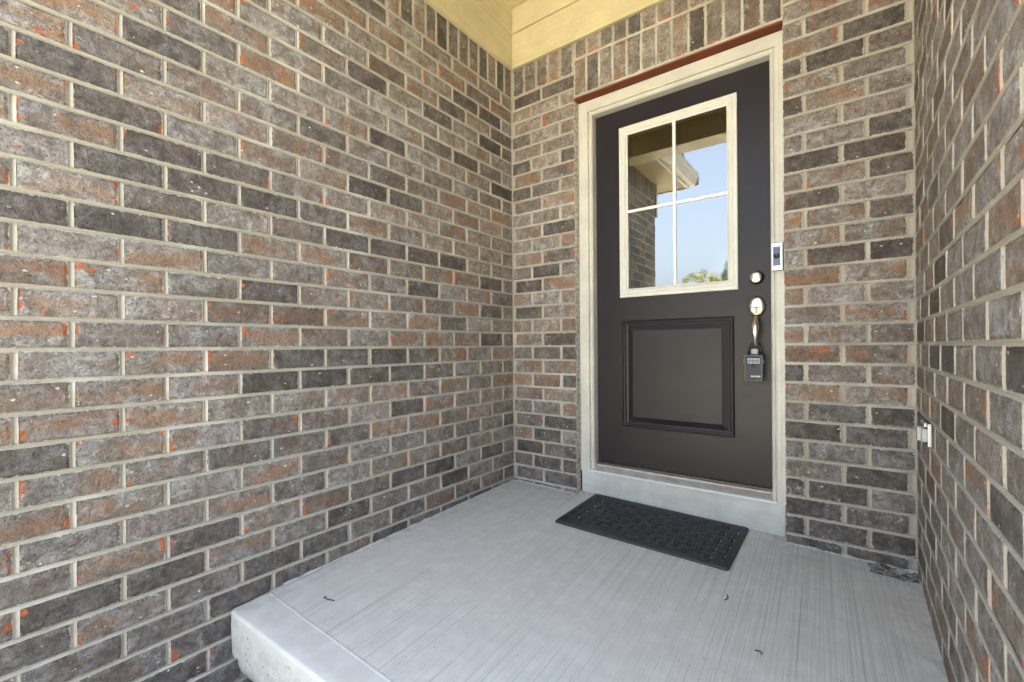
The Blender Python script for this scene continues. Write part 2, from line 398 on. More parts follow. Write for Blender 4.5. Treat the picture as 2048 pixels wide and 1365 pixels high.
def lay_bricks(wall, specs, rz, nrm, limit=300):
    """specs: (location, length, height, depth, upright, tone)"""
    specs.sort(key=lambda s: -face_area(s[0], s[1], s[2], nrm))
    rest = []
    for i, (loc, L, H, dep, up, tone) in enumerate(specs):
        tilt = random.uniform(-.0035, .0035); rot = (tilt, PI / 2 if up else random.uniform(-.003, .003), rz)
        q = Vector(loc) - nrm * random.uniform(0, .0022)
        if i < limit:
            o = bpy.data.objects.new('brick', brick_mesh(L, H, dep)); COL.objects.link(o); o.parent = wall
            o.location = q; o.rotation_euler = rot; o.color = (*tone, 1)
        else: rest.append((q, rot, L, H, dep, tone))
    if rest:
        V, F, E, LP, LL, T = [], [], [], [], [], []
        from mathutils import Euler
        for (q, rot, L, H, dep, tone) in rest:
            vs, fs, ed = brick_geo(round(L, 3), round(H, 3), round(dep, 3), random.randrange(7))
            mt = Matrix.Translation(q) @ Euler(rot).to_matrix().to_4x4(); off = Vector((random.uniform(0, 40), random.uniform(0, 90), 3)); n0 = len(V)
            for v in vs:
                V.append(mt @ Vector(v)); w = Vector(v) + off; LP.extend(w); LL.extend(v); T.extend((*tone, 1))
            F.extend(tuple(n0 + k for k in f) for f in fs); E.extend(ed)
        me = bpy.data.meshes.new('brick_remainder'); me.from_pydata(V, [], F)
        me.attributes.new('edge', 'FLOAT', 'POINT').data.foreach_set('value', E)
        me.attributes.new('lp', 'FLOAT_VECTOR', 'POINT').data.foreach_set('vector', LP)
        me.attributes.new('ll', 'FLOAT_VECTOR', 'POINT').data.foreach_set('vector', LL)
        me.attributes.new('tone', 'FLOAT_COLOR', 'POINT').data.foreach_set('color', T)
        tag(link('brick_remainder', me, M['brickj'], wall), kind='stuff')

def mortar_sheet(P0, ux, uz, nrm, W_, H_, step=.02, amp=.0012):
    """closed slab of mortar: rippled front sheet, flat back 6 cm behind"""
    bm = bmesh.new(); nx, nz = max(2, int(W_ / step)), max(2, int(H_ / step)); g = []
    for i in range(nx + 1):
        r = []
        for k in range(nz + 1):
            p = Vector(P0) + ux * (W_ * i / nx) + uz * (H_ * k / nz)
            r.append(bm.verts.new(p + nrm * (amp * noise.noise(p * 38) + amp * .6 * noise.noise(p * 9))))
        g.append(r)
    for i in range(nx):
        for k in range(nz): bm.faces.new((g[i][k], g[i + 1][k], g[i + 1][k + 1], g[i][k + 1]))
    b = [bm.verts.new(v.co - nrm * .05) for v in (g[0][0], g[-1][0], g[-1][-1], g[0][-1])]
    bm.faces.new(b)
    loops = [[g[i][0] for i in range(nx + 1)], [g[-1][k] for k in range(nz + 1)], [g[i][-1] for i in range(nx, -1, -1)], [g[0][k] for k in range(nz, -1, -1)]]
    for q, lp in enumerate(loops): bm.faces.new([b[q]] + lp + [b[(q + 1) % 4]])
    return bm
JOINTS = {}
def joint(key, p0, p1, across, nrm, half):
    """tooled concave mortar joint with ragged lips that ride over the brick arrises"""
    J = JOINTS.setdefault(key, ([], [])); V, F = J
    p0, p1 = Vector(p0), Vector(p1); n = max(2, int((p1 - p0).length / .012)); s = random.uniform(0, 50); base = len(V)
    prof = [(-1, -.0036), (-1, -.0012), (-.55, -.0040), (0, -.0058), (.55, -.0040), (1, -.0012), (1, -.0036)]
    for i in range(n + 1):
        p = p0.lerp(p1, i / n)
        wl_, wr_ = [half * (1 + .16 * noise.noise(Vector((i * .9, s, q))) + .22 * max(0, noise.noise(Vector((i * .23, s, q + 5))))) for q in (0, 9)]
        wob = .0008 * noise.noise(Vector((i * .35, s, 20)))
        for a, d in prof: V.append(p + across * (a * (wl_ if a < 0 else wr_)) + nrm * (d + wob))
    m_ = len(prof)
    for i in range(n):
        for k in range(m_ - 1): a = base + i * m_ + k; F.append((a, a + 1, a + m_ + 1, a + m_))
def joints_into(ob, key, off):
    V, F = JOINTS[key]; me = bpy.data.meshes.new('j'); me.from_pydata([v for v in V], [], F)
    bm = bmesh.new(); bm.from_mesh(ob.data); n0 = len(bm.verts); bm.from_mesh(me); bm.to_mesh(ob.data); bm.free(); bpy.data.meshes.remove(me)
X_, Y_, Z_ = Vector((1, 0, 0)), Vector((0, 1, 0)), Vector((0, 0, 1))
REC = .0062
HJ = .0055
LEFTTONE = {}
for s in "-10,9,D;-11,10,T;-12,8,D;-12,9,T;-7,10,G;-9,9,D;-8,9,T;-10,8,G;-7,9,D;-7,8,D;-8,8,D;-8,7,D;-5,10,D;-6,9,T;-5,9,D;-5,8,D;-7,7,D;-6,5,D;-6,3,D;0,6,D;0,5,D;0,4,D;9,7,D;10,7,D;9,6,D;9,10,M;8,5,D;-1,10,O;5,10,O;4,9,O;3,9,O;-3,10,O;-4,8,T;-3,9,O;0,7,O;0,8,O;-2,9,T;-4,7,G;2,8,T;6,8,G;7,10,G;9,9,O;11,8,M;-16,3,T;6,2,M;7,3,D;7,5,M;-13,7,O;-10,6,O;-3,8,G;-2,8,G;0,9,G;-10,10,D;-6,8,M;-6,7,G;-15,5,D;-15,3,D;-12,4,D;-14,4,G;5,9,T;5,8,G;4,8,T;1,9,T;1,8,G;2,9,T;3,8,G;-4,9,G;-4,10,G;-2,10,T;-1,9,G;10,6,M;6,6,W;6,5,P;5,5,P;-9,8,G;-11,8,T;-11,7,G".split(';'):
    a, b, c = s.split(','); LEFTTONE[(int(a), int(b))] = c

# ---- left wall
wl = thing('brick_wall', 'long grey and rust brick wall on the left, running out past the slab edge', 'wall', (LX, D, 0), None)
def rel(o, parentloc): return o
WALLS = []
specs = []
YEND = -.10
for r in range(-19, 17):
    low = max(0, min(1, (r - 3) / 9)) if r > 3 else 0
    first = .2054 if r % 2 == 0 else .1038
    edges = [D - .004, D - first]
    while edges[-1] > YEND: edges.append(edges[-1] - .2032)
    for k in range(len(edges) - 1):
        y1 = edges[k] - (.005 if k else .0); y0 = max(edges[k + 1], YEND) + .005
        if y1 - y0 < .03: continue
        jit = random.uniform(-.0012, .0012)
        if k: joint('L', (LX, edges[k], -(r + 1) * CZ + .004), (LX, edges[k], -r * CZ - .004), Y_, X_, HJ * random.uniform(.95, 1.15))
        specs.append(((LX, (y0 + y1) / 2 + jit, -(r + .5) * CZ + random.uniform(-.0007, .0007)), y1 - y0 + random.choice((0, 0, .002, -.003)), BH, .02, False, tone_for(LEFTTONE.get((r, k)), low)))
y = D - .002
sj = [2.121, 2.046, 1.968, 1.891, 1.811, 1.732, 1.653, 1.573, 1.503]
while sj[-1] > YEND + .08: sj.append(sj[-1] - .0775)
for yj in sj:
    joint('L', (LX, yj, 1.498), (LX, yj, 1.69), Y_, X_, HJ * .95)
    specs.append(((LX, (y + yj) / 2, 1.494 + .097), .192, y - yj - .0105, .02, True, tone_for(random.choice('MMDGMT')))); y = yj
for k in range(-19, 17): joint('L', (LX, YEND + .003, -k * CZ), (LX, D - .002, -k * CZ), Z_, X_, HJ)
lay_bricks(wl, specs, PI / 2, X_)
for o in wl.children: o.location = o.location - wl.location
m = obj('mortar_bed', mortar_sheet((LX - REC, YEND + .002, -17 * CZ), Y_, Z_, X_, D - YEND, 17 * CZ + 1.70), M['mortar'], wl); joints_into(m, 'L', None); m.location = -wl.location
for o in wl.children:
    if o.name.startswith('brick_rem'): o.location = -wl.location
# end return of that wall (seen only in the door glass)
# ---- door wall
wd = thing('brick_wall', 'brick wall round the dark front door, soldier course above it', 'wall', (0, D, 0))
specs = []
def row(x0, x1, r, low, dep=.045, code=None, H=BH, zc=None):
    specs.append((((x0 + x1) / 2, D, (-(r + .5) * CZ if zc is None else zc) + random.uniform(-.0007, .0007)), x1 - x0, H, dep, False, tone_for(code, low)))
DT = {(-5, 1): 'O', (-7, 2): 'G', (-11, 1): 'T', (-11, 2): 'T', (-10, 1): 'G', (-8, 1): 'T', (-4, 1): 'P', (-5, 0): 'D', (-6, 1): 'D', (-3, 2): 'D', (-1, 1): 'D', (0, 2): 'D', (-14, 2): 'D', (3, 1): 'G', (4, 2): 'O', (5, 1): 'D', (6, 1): 'D', (7, 2): 'D', (9, 1): 'M', (-1, 2): 'T', (1, 2): 'T'}
RT = {(-4, 0): 'O', (-4, 1): 'T', (-6, 0): 'O', (-6, 1): 'G', (-5, 1): 'D', (-5, 2): 'D', (-5, 0): 'G', (-3, 1): 'G', (-3, 2): 'P', (-2, 1): 'O', (-2, 0): 'G', (-1, 1): 'G', (0, 0): 'O', (0, 1): 'T', (1, 1): 'G', (1, 2): 'O', (2, 0): 'T', (2, 1): 'G',
      (3, 1): 'W', (3, 2): 'D', (4, 0): 'D', (4, 1): 'D', (5, 0): 'P', (5, 1): 'P', (5, 2): 'G', (6, 0): 'T', (6, 1): 'D', (7, 0): 'W', (7, 1): 'D', (7, 2): 'G', (8, 0): 'D', (8, 1): 'P', (9, 0): 'D', (9, 1): 'M', (9, 2): 'D', (10, 0): 'M', (10, 1): 'M',
      (-7, 1): 'T', (-7, 2): 'M', (-8, 0): 'D', (-8, 1): 'G', (-9, 2): 'D', (-9, 1): 'G', (-10, 0): 'D', (-10, 1): 'D', (-11, 0): 'G', (-11, 2): 'D', (-12, 0): 'G', (-12, 1): 'G', (-13, 1): 'O', (-13, 2): 'P', (-14, 0): 'T', (-14, 1): 'M', (-15, 1): 'D', (-15, 2): 'M', (-16, 0): 'T', (-16, 1): 'D', (-17, 0): 'G', (-17, 1): 'M', (-18, 0): 'O'}
for r in range(-19, 11):
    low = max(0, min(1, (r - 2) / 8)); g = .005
    if r % 2: L = [(-1.606, -1.4195), (-1.4075, OPL)]
    else: L = [(-1.621, -1.4915), (-1.4795, -1.2995), (-1.2855, OPL)]
    if r == 10: H, zc = .040, -10 * CZ - .0105 / 2 - .020
    else: H, zc = BH, None
    for (q0, q1) in zip(L, L[1:]): joint('D', ((q0[1] + q1[0]) / 2, D, -(r + 1) * CZ + .004), ((q0[1] + q1[0]) / 2, D, -r * CZ - .004), X_, -Y_, (q1[0] - q0[1]) / 2 + .0008)
    joint('D', (LX + .001, D, -r * CZ), (OPL - .001, D, -r * CZ), Z_, -Y_, HJ)
    for i, (a, b) in enumerate(L): row(a + random.uniform(-.002, .001), b + (random.uniform(-.002, .002) if b != OPL else 0), r, low, code=DT.get((r, i)), H=H, zc=zc)
for r in range(-21, 11):
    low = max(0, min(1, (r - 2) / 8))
    if r % 2 == 0: L = [(OPR, -.0285), (-.0145, .171)]
    else: L = [(OPR, -.150), (-.137, .0505), (.0635, .190)]
    if r == 10: H, zc = .048, -10 * CZ - .0105 / 2 - .024
    else: H, zc = BH, None
    for (q0, q1) in zip(L, L[1:]): joint('D', ((q0[1] + q1[0]) / 2, D, -(r + 1) * CZ + .004), ((q0[1] + q1[0]) / 2, D, -r * CZ - .004), X_, -Y_, (q1[0] - q0[1]) / 2 + .0008)
    joint('D', (OPR + .001, D, -r * CZ), (RX - .001, D, -r * CZ), Z_, -Y_, HJ)
    if r % 2 == 0: joint('D', (.181, D, -(r + 1) * CZ), (.181, D, -r * CZ), X_, -Y_, .0115)
    for i, (a, b) in enumerate(L): row(a, b + random.uniform(-.003, .001), r, low, code=RT.get((r, i)), H=H, zc=zc)
x = -1.6185
for xe in (-1.535, -1.451, -1.370, -1.290, -1.206):
    specs.append((((x + xe) / 2 + .001, D, 1.497 + .096), .190, xe - x - .013, .045, True, tone_for(random.choice('MDMT')))); joint('D', (xe - .005, D, 1.496), (xe - .005, D, 1.69), X_, -Y_, .0070); x = xe
pw = (OPR - OPL) / 13
joint('D', (OPL, D, 1.5608), (OPR, D, 1.5608), Z_, -Y_, HJ)
joint('D', (OPL, D, 1.3605), (OPR, D, 1.3605), Z_, -Y_, .0058)
for k in range(13):
    xc = OPL + (k + .5) * pw
    joint('D', (xc + pw / 2, D, 1.366), (xc + pw / 2, D, 1.555), X_, -Y_, HJ); joint('D', (xc + pw / 2 + .003, D, 1.566), (xc + pw / 2 + .003, D, 1.70), X_, -Y_, HJ)
    specs.append(((xc, D, 1.366 + .0955), .189, pw - .0105, .045, True, tone_for('TDPTGGGTDMGMD'[k])))
    specs.append(((xc + .004 * (k < 12), D, 1.566 + .0955), .189, pw - .0105, .045, True, tone_for('TTMMDGTMGMGDM'[k])))
lay_bricks(wd, specs, 0.0, -Y_)
for o in wd.children: o.location = o.location - wd.location
bmm = mortar_sheet((LX - .05, D + REC, -.86), X_, Z_, -Y_, OPL - .0035 - LX + .05, .86 + 1.352)
for P0, w_, h_ in (((OPR + .0035, D + REC, -.86), .10 + RX - OPR, .86 + 1.352), ((LX - .05, D + REC, 1.3525), RX + .10 - LX + .05, .46)):
    b2 = mortar_sheet(P0, X_, Z_, -Y_, w_, h_); me2 = bpy.data.meshes.new('t'); b2.to_mesh(me2); b2.free(); bmm.from_mesh(me2); bpy.data.meshes.remove(me2)
m = obj('mortar_bed', bmm, M['mortar'], wd); joints_into(m, 'D', None); m.location = -wd.location
ln = obj('steel_lintel', nb(OPL - .002, OPR + .012, D + .003, D + .060, 1.3455, 1.3535, bev=.001), M['steel'], wd); ln.location = -wd.location
ln['label'] = 'rust red steel lintel strip over the door'
# ---- right wall
wr = thing('brick_wall', 'narrow grey brick wall at the right edge, close to the camera', 'wall', (RX, D, 0))
specs = []
for r in range(-22, 11):
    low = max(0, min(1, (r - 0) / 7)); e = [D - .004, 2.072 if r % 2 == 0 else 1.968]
    while e[-1] > .62: e.append(e[-1] - .2075)
    for k in range(len(e) - 1):
        y1, y0 = e[k] - (.0055 if k else 0), max(e[k + 1], .60) + .0055
        if y1 - y0 < .03: continue
        if k: joint('R', (RX, e[k], -(r + 1) * CZ + .004), (RX, e[k], -r * CZ - .004), Y_, -X_, HJ * random.uniform(1.0, 1.5))
        specs.append(((RX, (y0 + y1) / 2 + random.uniform(-.0015, .0015), -(r + .5) * CZ), y1 - y0, BH, .02, False, tone_for(random.choice('GGGGMTODP'), low * .3)))
for k in range(-22, 11): joint('R', (RX, .605, -k * CZ), (RX, D - .002, -k * CZ), Z_, -X_, HJ)
lay_bricks(wr, specs, -PI / 2, -X_)
for o in wr.children: o.location = o.location - wr.location
m = obj('mortar_bed', mortar_sheet((RX + REC, .602, -.95), Y_, Z_, -X_, D + .04 - .602, .95 + 1.72), M['mortar'], wr); joints_into(m, 'R', None); m.location = -wr.location
b = bmesh.new(); box(b, RX + .056, RX + .22, .60, 2.3, -1.2, 1.9)
m = obj('backing_wall', b, M['mortar'], wr); m.location = -wr.location
b = bmesh.new(); box(b, LX - .24, LX - .056, YEND + .004, 2.25, -1.3, 1.9)
m = obj('backing_wall', b, M['mortar'], wl); m.location = -wl.location

# ---------------------------------------------------------------- porch slab
def slab_z(x, y): return -.801 - .017 * (x + 1.62) - .0292 * (2.19 - y)
bm = bmesh.new(); NX = 110
ys = [2.36, 2.25] + [2.2 - i * .03 for i in range(1, 49)]
line_rows = [.7445, .7405, .7375, .7345, .7305]
ys = [v for v in ys if v > .752] + line_rows + [.715, .70, .69, .68, .672]
rows = [(v, 0.0) for v in ys]
R0 = .011; yf = .655
for k in range(1, 7):
    a = k / 6 * PI / 2; rows.append((yf - R0 * math.sin(a), -R0 * (1 - math.cos(a))))
for k in range(1, 9): rows.append((yf - R0 + .0004 * k, -R0 - k * .0195))
rows.append((yf + .05, -.205)); rows.append((yf + .35, -.215))
grid = []
XL, XR = LX - .001, RX + .010
for i in range(NX + 1):
    x = XL + (XR - XL) * i / NX; col = []
    for q, (yy, dz) in enumerate(rows):
        sh = 0 if yy > .9 else (x + .93) * -.0158 if yy > .722 else (x + .93) * .022 - .006 if yy < .672 else 0
        p = Vector((x, yy, 0)); z = slab_z(x, yy) + dz + .0016 * noise.noise(p * 3) + .0005 * noise.noise(p * 17)
        if abs(yy - .7375) < .0005: z += .0022 + .0012 * noise.noise(Vector((x * 30, 0, 0)))
        y2 = yy + sh + (.0012 * noise.noise(Vector((x * 12, 7, 0))) if abs(yy - .7375) < .01 else 0)
        if dz < -.03:
            y2 += .0022 * noise.noise(Vector((x * 25, z * 25, 3))) + .0012 * noise.noise(Vector((x * 80, z * 80, 3))) + .002 * noise.noise(Vector((x * 8, z * 14, 8)))
            if q >= len(rows) - 3: z += .016 * noise.noise(Vector((x * 9, 2, 0))) + .008 * noise.noise(Vector((x * 40, 2, 0))) + (.03 if x < LX + .05 else 0)
        if i < 3 and yy < .74:      # rounded left end
            y2 += (.007, .002, .0)[i]; z -= (.002, .0, 0)[i]
        xx = x + (.007 * (1 + noise.noise(Vector((yy * 16, z * 16, 0)))) if (i == 0 and yy < .74) else 0)
        col.append(bm.verts.new((xx, y2, z)))
    grid.append(col)
for i in range(NX):
    for k in range(len(rows) - 1): bm.faces.new((grid[i][k], grid[i + 1][k], grid[i + 1][k + 1], grid[i][k + 1]))
fr = [grid[0][k] for k in range(len(rows))]; bm.faces.new(fr)
tag(obj('porch_slab', bm, M['concrete'], smooth=True), 'pale broom-finished concrete porch slab with trowelled front edge', kind='structure')
# crumbs where slab meets brick: caulk-like irregular fillet
def fillet(p0, p1, nrm, w, seed, name):
    bm = bmesh.new(); n = int((Vector(p1) - Vector(p0)).length / .008); prev = None
    for i in range(n + 1):
        p = Vector(p0).lerp(Vector(p1), i / n); zz = slab_z(p.x, p.y)
        s = max(0, .5 + .9 * noise.noise(Vector((i * .21, seed, 0))) + .5 * noise.noise(Vector((i * .9, seed, 4))))
        a = bm.verts.new((p.x, p.y, zz + .001 + w * .5 * s)); b_ = bm.verts.new((p.x + nrm.x * w * .5 * s, p.y + nrm.y * w * .5 * s, zz + .0012 + w * .3 * s)); c = bm.verts.new((p.x + nrm.x * w * s, p.y + nrm.y * w * s, zz - .0004))
        if prev: bm.faces.new((prev[0], a, b_, prev[1])); bm.faces.new((prev[1], b_, c, prev[2]))
        prev = (a, b_, c)
    o = obj(name, bm, M['concrete']); return tag(o, kind='stuff')
fillet((LX + .001, 2.18, 0), (LX + .001, .80, 0), X_, .010, 1, 'mortar_crumbs')
fillet((-1.60, D - .001, 0), (-1.21, D - .001, 0), -Y_, .010, 5, 'mortar_crumbs')
fillet((OPR, D - .001, 0), (RX, D - .001, 0), -Y_, .012, 9, 'mortar_crumbs')
# dark crumbly patch in the right corner
bm = bmesh.new(); g = []
for i in range(49):
    r = []
    for k in range(25):
        x = -.035 + .228 * i / 48; y = 2.085 + .108 * k / 24
        e = min(i / 12, 1, (48 - i) / 2 + .3) * min(k / 7, 1); n0 = noise.noise(Vector((x * 45, y * 60, 1))); n1 = noise.noise(Vector((x * 160, y * 160, 1)))
        shape = e * (.35 + x * 2.2 + .9 * noise.noise(Vector((x * 16, y * 16, 4))))
        r.append(bm.verts.new((x, y, slab_z(x, y) - .003 + max(0, shape) * .006 * (1.0 + n0 + .8 * n1))))
    g.append(r)
for i in range(48):
    for k in range(24): bm.faces.new((g[i][k], g[i + 1][k], g[i + 1][k + 1], g[i][k + 1]))
t = NT('crumb_patch'); P = t.n('ShaderNodeTexCoord').outputs['Object']
a = t.noise(t.scale(P, (.5, 1, 1)), 70, 5, .75, .5)
t.done(t.mix(t.step(a, .42, .60), (.075, .072, .066), (.40, .395, .37)), .95, t.bump(a, .8, .004))
tag(obj('crumbled_mortar', bm, t.m), 'dark crumbled mortar patch on the slab in the right corner', 'debris', kind='stuff')
for (x, y, pts, lab) in ((-1.405, .842, [(-.022, .006), (-.018, -.004), (-.012, -.001), (0, -.002), (.01, .0), (.016, .005), (.026, .006)], 'thin dark bent twig on the slab near the left wall'),
                         (-.33, 1.62, [(-.004, .02), (.002, .008), (.001, -.006), (-.003, -.018)], 'thin brown twig on the slab below the doormat'),
                         (-.205, 1.40, [(-.010, .0), (-.004, .004), (.004, .003), (.008, -.004)], 'tiny curled twig on the slab at the lower right')):
    b = bmesh.new(); tube(b, [(x + px, y + py, slab_z(x, y) + .0035) for px, py in pts], .0016, 6, up=Z_)
    tag(obj('twig', b, M['twig']), lab, 'twig')

# ---------------------------------------------------------------- doorway: casing, jamb, threshold, riser
fr = thing('door_frame', 'cream painted frame and metal sill round the dark front door', 'door frame', (-.70, 2.26, -.69))
def rp(o, p): o.location = -Vector(p.location); return o
XO0, XO1, ZT, ZB = -1.2030, -.1945, 1.343, -.686
prof = [(0, 2.300), (0, 2.2450), (.002, 2.243), (.021, 2.243), (.0225, 2.2442), (.024, 2.243), (.040, 2.243), (.0415, 2.2442), (.043, 2.243), (.0555, 2.243), (.0575, 2.246), (.058, 2.257), (.064, 2.257), (.0645, 2.250), (.066, 2.2485), (.071, 2.2495), (.0785, 2.258), (.0785, 2.330)]
b = bmesh.new(); prev = None
for d, yy in prof:
    cur = [b.verts.new((XO0 + d, yy, ZB)), b.verts.new((XO0 + d, yy, ZT - d)), b.verts.new((XO1 - d, yy, ZT - d)), b.verts.new((XO1 - d, yy, ZB))]
    if prev:
        for k in range(3): b.faces.new((prev[k], prev[k + 1], cur[k + 1], cur[k]))
    prev = cur
rp(obj('casing', b, M['trim'], fr), fr)
JX0, JX1, JZ = XO0 + .0785, XO1 - .0785, ZT - .0785
b = bmesh.new(); box(b, XO0 + .002, XO1 - .03, 2.2445, 2.31, -.6905, -.6865); box(b, XO0 + .006, XO1 - .03, 2.248, 2.30, -.84, -.6905)
rp(obj('riser_board', b, M['riser'], fr), fr)
b = bmesh.new()   # threshold: nosing, sloped tread, cap
zf, zb = -.6795, -.652
tp = [(2.238, -.687), (2.238, -.680), (2.240, -.6775), (2.246, -.6772), (2.2475, -.6790), (2.2495, -.6755), (2.283, -.660), (2.2835, -.652), (2.296, -.650), (2.297, -.640), (2.34, -.640)]
for (x0, x1) in ((JX0 - .025, JX1 + .02),):
    pr = None
    for (yy, zz) in tp:
        c = [b.verts.new((x0, yy, zz)), b.verts.new((x1, yy, zz))]
        if pr: b.faces.new((pr[0], pr[1], c[1], c[0]))
        pr = c
t = NT('sill_tread'); P = t.n('ShaderNodeTexCoord').outputs['Object']
k1 = t.voro(P, 260); a = t.noise(P, 12, 4)
t.done(t.mix(t.step(a, .3, .7), (.40, .37, .35), (.56, .55, .54)), .5, t.bump(k1, .8, .0015), Metallic=.25)
rp(obj('sill', b, t.m, fr), fr)
rp(obj('sill_nosing', nb(JX0 - .03, JX1 + .02, 2.2365, 2.243, -.6868, -.6772, bev=.001), M['aluw'], fr), fr)
rp(obj('weather_strip', nb(JX0, JX1, 2.284, 2.300, -.6495, -.6385, bev=.001), simple('bronze_strip', (.12, .09, .065), .45, .4), fr), fr)

# ---------------------------------------------------------------- the door
dr = thing('front_door', 'dark charcoal front door with four-light window and one lower panel', 'door', (-.70, 2.30, -.636))
YD = 2.300
xs = [JX0 + .002, -.977, -.960, -.435, -.4265, JX1 - .002]; zs = [-.636, -.434, .136, .280, 1.140, JZ - .002]
b = bmesh.new(); vg = {}
def gv(i, k):
    if (i, k) not in vg: vg[(i, k)] = b.verts.new((xs[i], YD, zs[k]))
    return vg[(i, k)]
for i in range(5):
    for k in range(5):
        if k == 1 and 1 <= i <= 3: continue
        if k == 3 and i == 2: continue
        b.faces.new((gv(i, k), gv(i + 1, k), gv(i + 1, k + 1), gv(i, k + 1)))
x0, x1, z0, z1 = xs[0], xs[-1], zs[0], zs[-1]
vb = [b.verts.new((x0, YD + .044, z0)), b.verts.new((x1, YD + .044, z0)), b.verts.new((x1, YD + .044, z1)), b.verts.new((x0, YD + .044, z1))]
b.faces.new([gv(i, 0) for i in range(6)] + [vb[1], vb[0]]); b.faces.new([gv(i, 5) for i in range(6)] + [vb[2], vb[3]])
b.faces.new([gv(0, k) for k in range(6)] + [vb[3], vb[0]]); b.faces.new([gv(5, k) for k in range(6)] + [vb[2], vb[1]])
rp(obj('door_slab', b, M['door'], dr), dr)
def nest(x0, x1, z0, z1, steps): return [(x0 + d, x1 - d, z0 + d, z1 - d, y) for d, y in steps]
b = rect_loft(bmesh.new(), nest(-.977, -.4265, -.434, .136, [(0, YD), (0, YD + .006), (.0035, YD + .006), (.0045, YD - .001), (.008, YD - .003), (.012, YD - .001), (.013, YD + .004), (.017, YD + .004), (.019, YD + .009), (.027, YD + .012), (.029, YD + .012), (.056, YD + .002), (.0572, YD + .0005)]))
rp(obj('raised_panel', b, M['door'], dr), dr)
# window: frame, outer glass, grid, inner glass
wf = rp(obj('window_frame', rect_loft(bmesh.new(), nest(-.986, -.410, .256, 1.164, [(0, YD + .004), (0, YD - .006), (.0025, YD - .009), (.014, YD - .010), (.016, YD - .0075), (.019, YD - .0075), (.021, YD - .0115), (.029, YD - .012), (.031, YD - .009), (.035, YD - .0085), (.037, YD - .004), (.0455, YD + .001), (.0455, YD + .036)]), cap_last=False), M['lite'], dr), dr)
GX0, GX1, GZ0, GZ1 = -.9405, -.4555, .3015, 1.1185
def pane(name, y, x0, x1, z0, z1, mat, tilt):
    o = obj(name, nb(x0, x1, -.0006, .0006, z0 - .70, z1 - .70), mat); me = o.data
    # keep only the front sheet so the pane reflects once
    bm = bmesh.new(); bm.from_mesh(me); bmesh.ops.delete(bm, geom=[f for f in bm.faces if f.normal.y > -.5], context='FACES_ONLY'); bm.to_mesh(me); bm.free()
    o.parent = wf; o.location = Vector((0, y, .70)); o.rotation_euler = tilt; return o
MX, MZ = -.6965, .7105
pane('glass_pane', YD + .003, GX0 - .001, GX1 + .001, GZ0 - .001, GZ1 + .001, M['glass1'], (0, 0, 0))
pane('glass_pane', YD + .022, GX0 - .001, GX1 + .001, GZ0 - .001, GZ1 + .001, M['glass2'], (.0018, 0, -.0025))
b = bmesh.new(); box(b, MX - .0075, MX + .0070, YD - .004, YD + .0024, GZ0, GZ1, bev=.0015)
rp(obj('muntin', b, M['grid'], wf), dr).location = Vector((0, 0, 0))
b = bmesh.new(); box(b, GX0, MX - .0078, YD - .0035, YD + .0022, MZ - .0070, MZ + .0070, bev=.0015); box(b, MX + .0073, GX1, YD - .0035, YD + .0022, MZ - .0070, MZ + .0070, bev=.0015)
obj('muntin', b, M['grid'], wf)
for ch in wf.children:
    if ch.name.startswith('muntin'): ch.location = (0, 0, 0)
# hardware
HX = -.334
db = rp(obj('deadbolt', disc(bmesh.new(), (HX, YD, .302), [(.0, 0), (.030, 0), (.0305, -.003), (.028, -.006), (.027, -.016), (.0255, -.020)], seg=40), M['nickel_d'], dr, True), dr)
dd = obj('lock_face', disc(bmesh.new(), (HX - .002, YD, .302), [(.0258, -.0165), (.0250, -.0215), (.0235, -.0228), (0, -.0236)], seg=40), M['nickel'], db, True)
obj('key_ring', disc(bmesh.new(), (HX - .001, YD, .299), [(.0085, -.0234), (.0085, -.0260), (.0072, -.0262), (.0070, -.0246)], seg=28), M['nickel_d'], db, True)
obj('keyhole', nb(HX - .0022, HX + .0002, YD - .0258, YD - .0235, .292, .302), M['black'], db)
hs = rp(obj('handle_plate', disc(bmesh.new(), (HX, YD, .172), [(0, 0), (.0425, 0), (.0428, -.002), (.041, -.006), (.0395, -.007)], .84, 1.08, 44), M['nickel_d'], dr, True), dr)
obj('plate_face', disc(bmesh.new(), (HX - .001, YD, .172), [(.0398, -.0065), (.0385, -.0098), (.0340, -.0125), (.020, -.0145), (0, -.0150)], .84, 1.08, 44), M['nickel'], hs, True)
b = bmesh.new(); box(b, HX - .019, HX + .015, YD - .026, YD - .014, .1655, .1690, bev=.001); box(b, HX - .005, HX + .003, YD - .024, YD - .012, .142, .1650, bev=.001)
obj('thumb_latch', b, M['brass'], hs)
gp, gr_ = [], []
N = 26
for i in range(N + 1):
    s = i / N; z = .128 - s * .170
    gp.append((HX + .001 - .002 * math.sin(s * PI), YD - .010 - .048 * math.sin(min(1, s * 1.12) * PI) ** .62 if s < .893 else YD - .010, z))
    gr_.append(.0085 + .0078 * math.exp(-((s - .36) / .20) ** 2) + (.002 if s < .05 else 0))
gp = []
for i in range(N + 1):
    s = i / N; z = .134 - s * .164; yo = .006 + .050 * math.sin(PI * min(1, max(0, s))) ** .55
    gp.append((HX - .001, YD - yo, z))
rp(obj('grip', tube(bmesh.new(), gp, gr_, 16, .62, up=X_), M['nickel'], dr, True), dr)
rp(obj('grip_foot', disc(bmesh.new(), (HX - .001, YD, -.028), [(0, 0), (.014, 0), (.0135, -.005), (.008, -.009), (0, -.010)], 1, 1.1, 24), M['nickel_d'], dr, True), dr)

